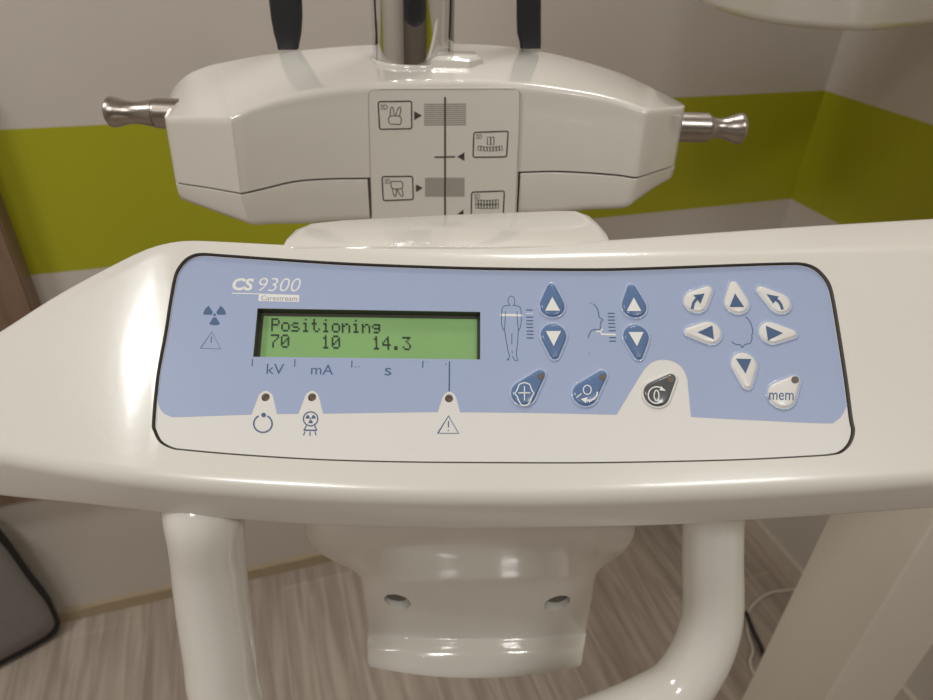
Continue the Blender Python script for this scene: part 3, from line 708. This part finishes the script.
for hx, hy in ((397.5,601.5),(557,603)):  # dark plugs stand in for the shade inside the bracket holes
    c = PYd(hx, hy, .259); rr = 17 * (c - CAM).dot(F0) / FPX * .94
    from_bm('hole_shade_plug', loft([[c + YD * y + XD * (rr*.8*cos(2*pi*i/16)) + ZD * (rr*.8*sin(2*pi*i/16)) for i in range(16)] for y in (.006, .0395)]), MC, GAP)

# ---- column, console arm and x-ray head
def azi(x, y, Y): p = PYd(x, y, Y); return p
e2 = azi(933,523,.42); e3 = azi(933,648,.42); e1 = azi(828,515,.6)
e1 = e1 - CAM; e1 = CAM + e1 * ((e2 - CAM).dot(XD) / e1.dot(XD))
pl = [e1, e2, e3, Vector((e3.x, e3.y, 0)) + (e1 - e2)]
rows = [rounded([Vector((p.x, p.y, z)) for p in pl], [.006]*5, 3) for z in (0, 2.25)]
sharp(from_bm('machine_column', loft(rows), MC, COLM, True), 30)
A1 = PF(1180, 360, -.02); bm = bmesh.new()
pa = [A1 - XD * .02, A1 + XD * .05, Vector((e2.x + .06, e2.y + .01, A1.z - .03)), Vector((e1.x + .02, e1.y + .02, A1.z - .03))]
sharp(from_bm('console_arm', loft([[p - ZD * .03 for p in pa], [p + ZD * .02 for p in pa]]), MC, WHITE, True), 30)
zb = EYE - .082
arcp = [(684,-10),(696,-1),(711,7),(737,15),(780,23.5),(830,28.5),(870,29.5),(910,25.5),(950,19),(1000,6),(1040,-8)]
AP = [PZ(x, y, zb) for x, y in arcp]; mid = (AP[0] + AP[-1]) / 2
AP += [mid + YD * .12 + (AP[-1] - mid) * .9, mid + YD * .19 + (AP[-1] - mid) * .4, mid + YD * .19 - (AP[-1] - mid) * .4, mid + YD * .12 - (AP[-1] - mid) * .9]
AP = cr_closed(AP, 4); ctr = sum(AP, Vector()) / len(AP)
rows = [[ctr + (p - ctr) * k + ZD * dz for p in AP] for k, dz in ((.9, -.004), (.965, -.002), (.99, .0), (1.0, .006), (1.0, .30), (.95, .33), (.8, .34))]
sharp(from_bm('xray_head_housing', loft(rows), MC, WHITE2, True), 50)
bm = bmesh.new(); tp = ctr + ZD * .34
pa = [tp - YD * .05 - XD * .05, Vector((e1.x, e1.y, tp.z)) , Vector((e2.x, e2.y, tp.z)) + XD * .02, tp + YD * .05 - XD * .05]
from_bm('overhead_arm', loft([[p - ZD * .01 for p in pa], [p + ZD * .08 for p in pa]]), MC, WHITE)

# ================================================================== other things in the room
# wood-effect board fixed to the back wall at the far left
def room_local(P): return Vector((P.x * cos(YAWR) + P.y * sin(YAWR), -P.x * sin(YAWR) + P.y * cos(YAWR), P.z))
nB = rl(0, 1, 0)
th = .05
pt = hit(26, 291, nB, rl(0, BW - th, 0)); pb_ = hit(10, 504, nB, rl(0, BW - th, 0))
xr_ = room_local(pt).x; zb_ = pb_.z
bm = bmesh.new(); box(bm, (xr_ - .42, BW - th, zb_), (xr_, BW, 1.24)); bmesh.ops.bevel(bm, geom=bm.edges[:], offset=.003, segments=2, affect='EDGES')
o = from_bm('wood_panel', bm, None, BOARD); o.rotation_euler = (0, 0, YAWR)
tag(o, 'brown wood-effect panel on the wall at the far left edge', 'wood panel')
# grey pad / bag with black edging standing on the floor
fa, fb = PZ(54, 640, 0.0), PZ(-40, 690, 0.0); dn = (fb - fa).normalized(); nn = Vector((-dn.y, dn.x, 0)); nn = nn if nn.y > 0 else -nn
vp = lambda x, y: hit(x, y, nn, fa)
bag = bpy.data.objects.new('bag', None); COL.objects.link(bag); bag.location = (fa + fb) / 2
tag(bag, 'dark grey bag with thick black edging on the floor at lower left', 'bag')
OP = [(52,638),(57,612),(32,576),(0,533),(-25,524),(-60,532),(-85,555),(-90,600),(-85,690),(-40,693)]
B3 = [vp(*p) for p in OP]; 
for p in B3: p.z = max(p.z, .012)
B3 = cr_closed(B3, 4); 
for p in B3: p.z = max(p.z, .009)
c3 = sum(B3, Vector()) / len(B3)
L0 = bag.location
frm = [[c3 + (p - c3) * k + nn * d - L0 for p in B3] for k, d in ((.90, -.002), (.93, -.006), (.975, -.006), (1, .004), (1, .025), (.9, .03))]
for r in frm:
    for p in r: p.z = max(p.z, .001)
sharp(from_bm('black_edging', loft(frm), bag, FAB, True), 60)
frm = [[c3 + (p - c3) * k + nn * d - L0 for p in B3] for k, d in ((.92, .0), (.90, -.006), (.7, -.012), (.3, -.016), (.02, -.017))]
for r in frm:
    for p in r: p.z = max(p.z, .004)
o = from_bm('front_panel', loft(frm), bag, GREY, True); o['label'] = 'grey fabric front'
# cables on the floor beside the column
fz = lambda x, y, z=.004: PZ(x, y, z)
pth = cr([fz(838,588), fz(815,586), fz(790,590), fz(770,593), fz(756,602), fz(748,614), fz(748,632), fz(753,650,.008), fz(750,662), fz(756,676), fz(775,690), fz(800,700)], 6)
o = from_bm('power_cable', tube(pth, .0038, 10), None, CABLE, True); tag(o, 'loose white cable looped on the floor beside the machine column', 'cable')
pth = cr([fz(746,612,.015), fz(752,628,.015), fz(760,645,.015), fz(768,662,.012), fz(790,680,.006)], 5)
o = from_bm('connector_cable', tube(pth, [.0052]*16 + [.0035]*(len(pth) - 16), 10), None, BLACK, True); tag(o, 'short black cable with a thick plug lying over the white cable', 'cable')
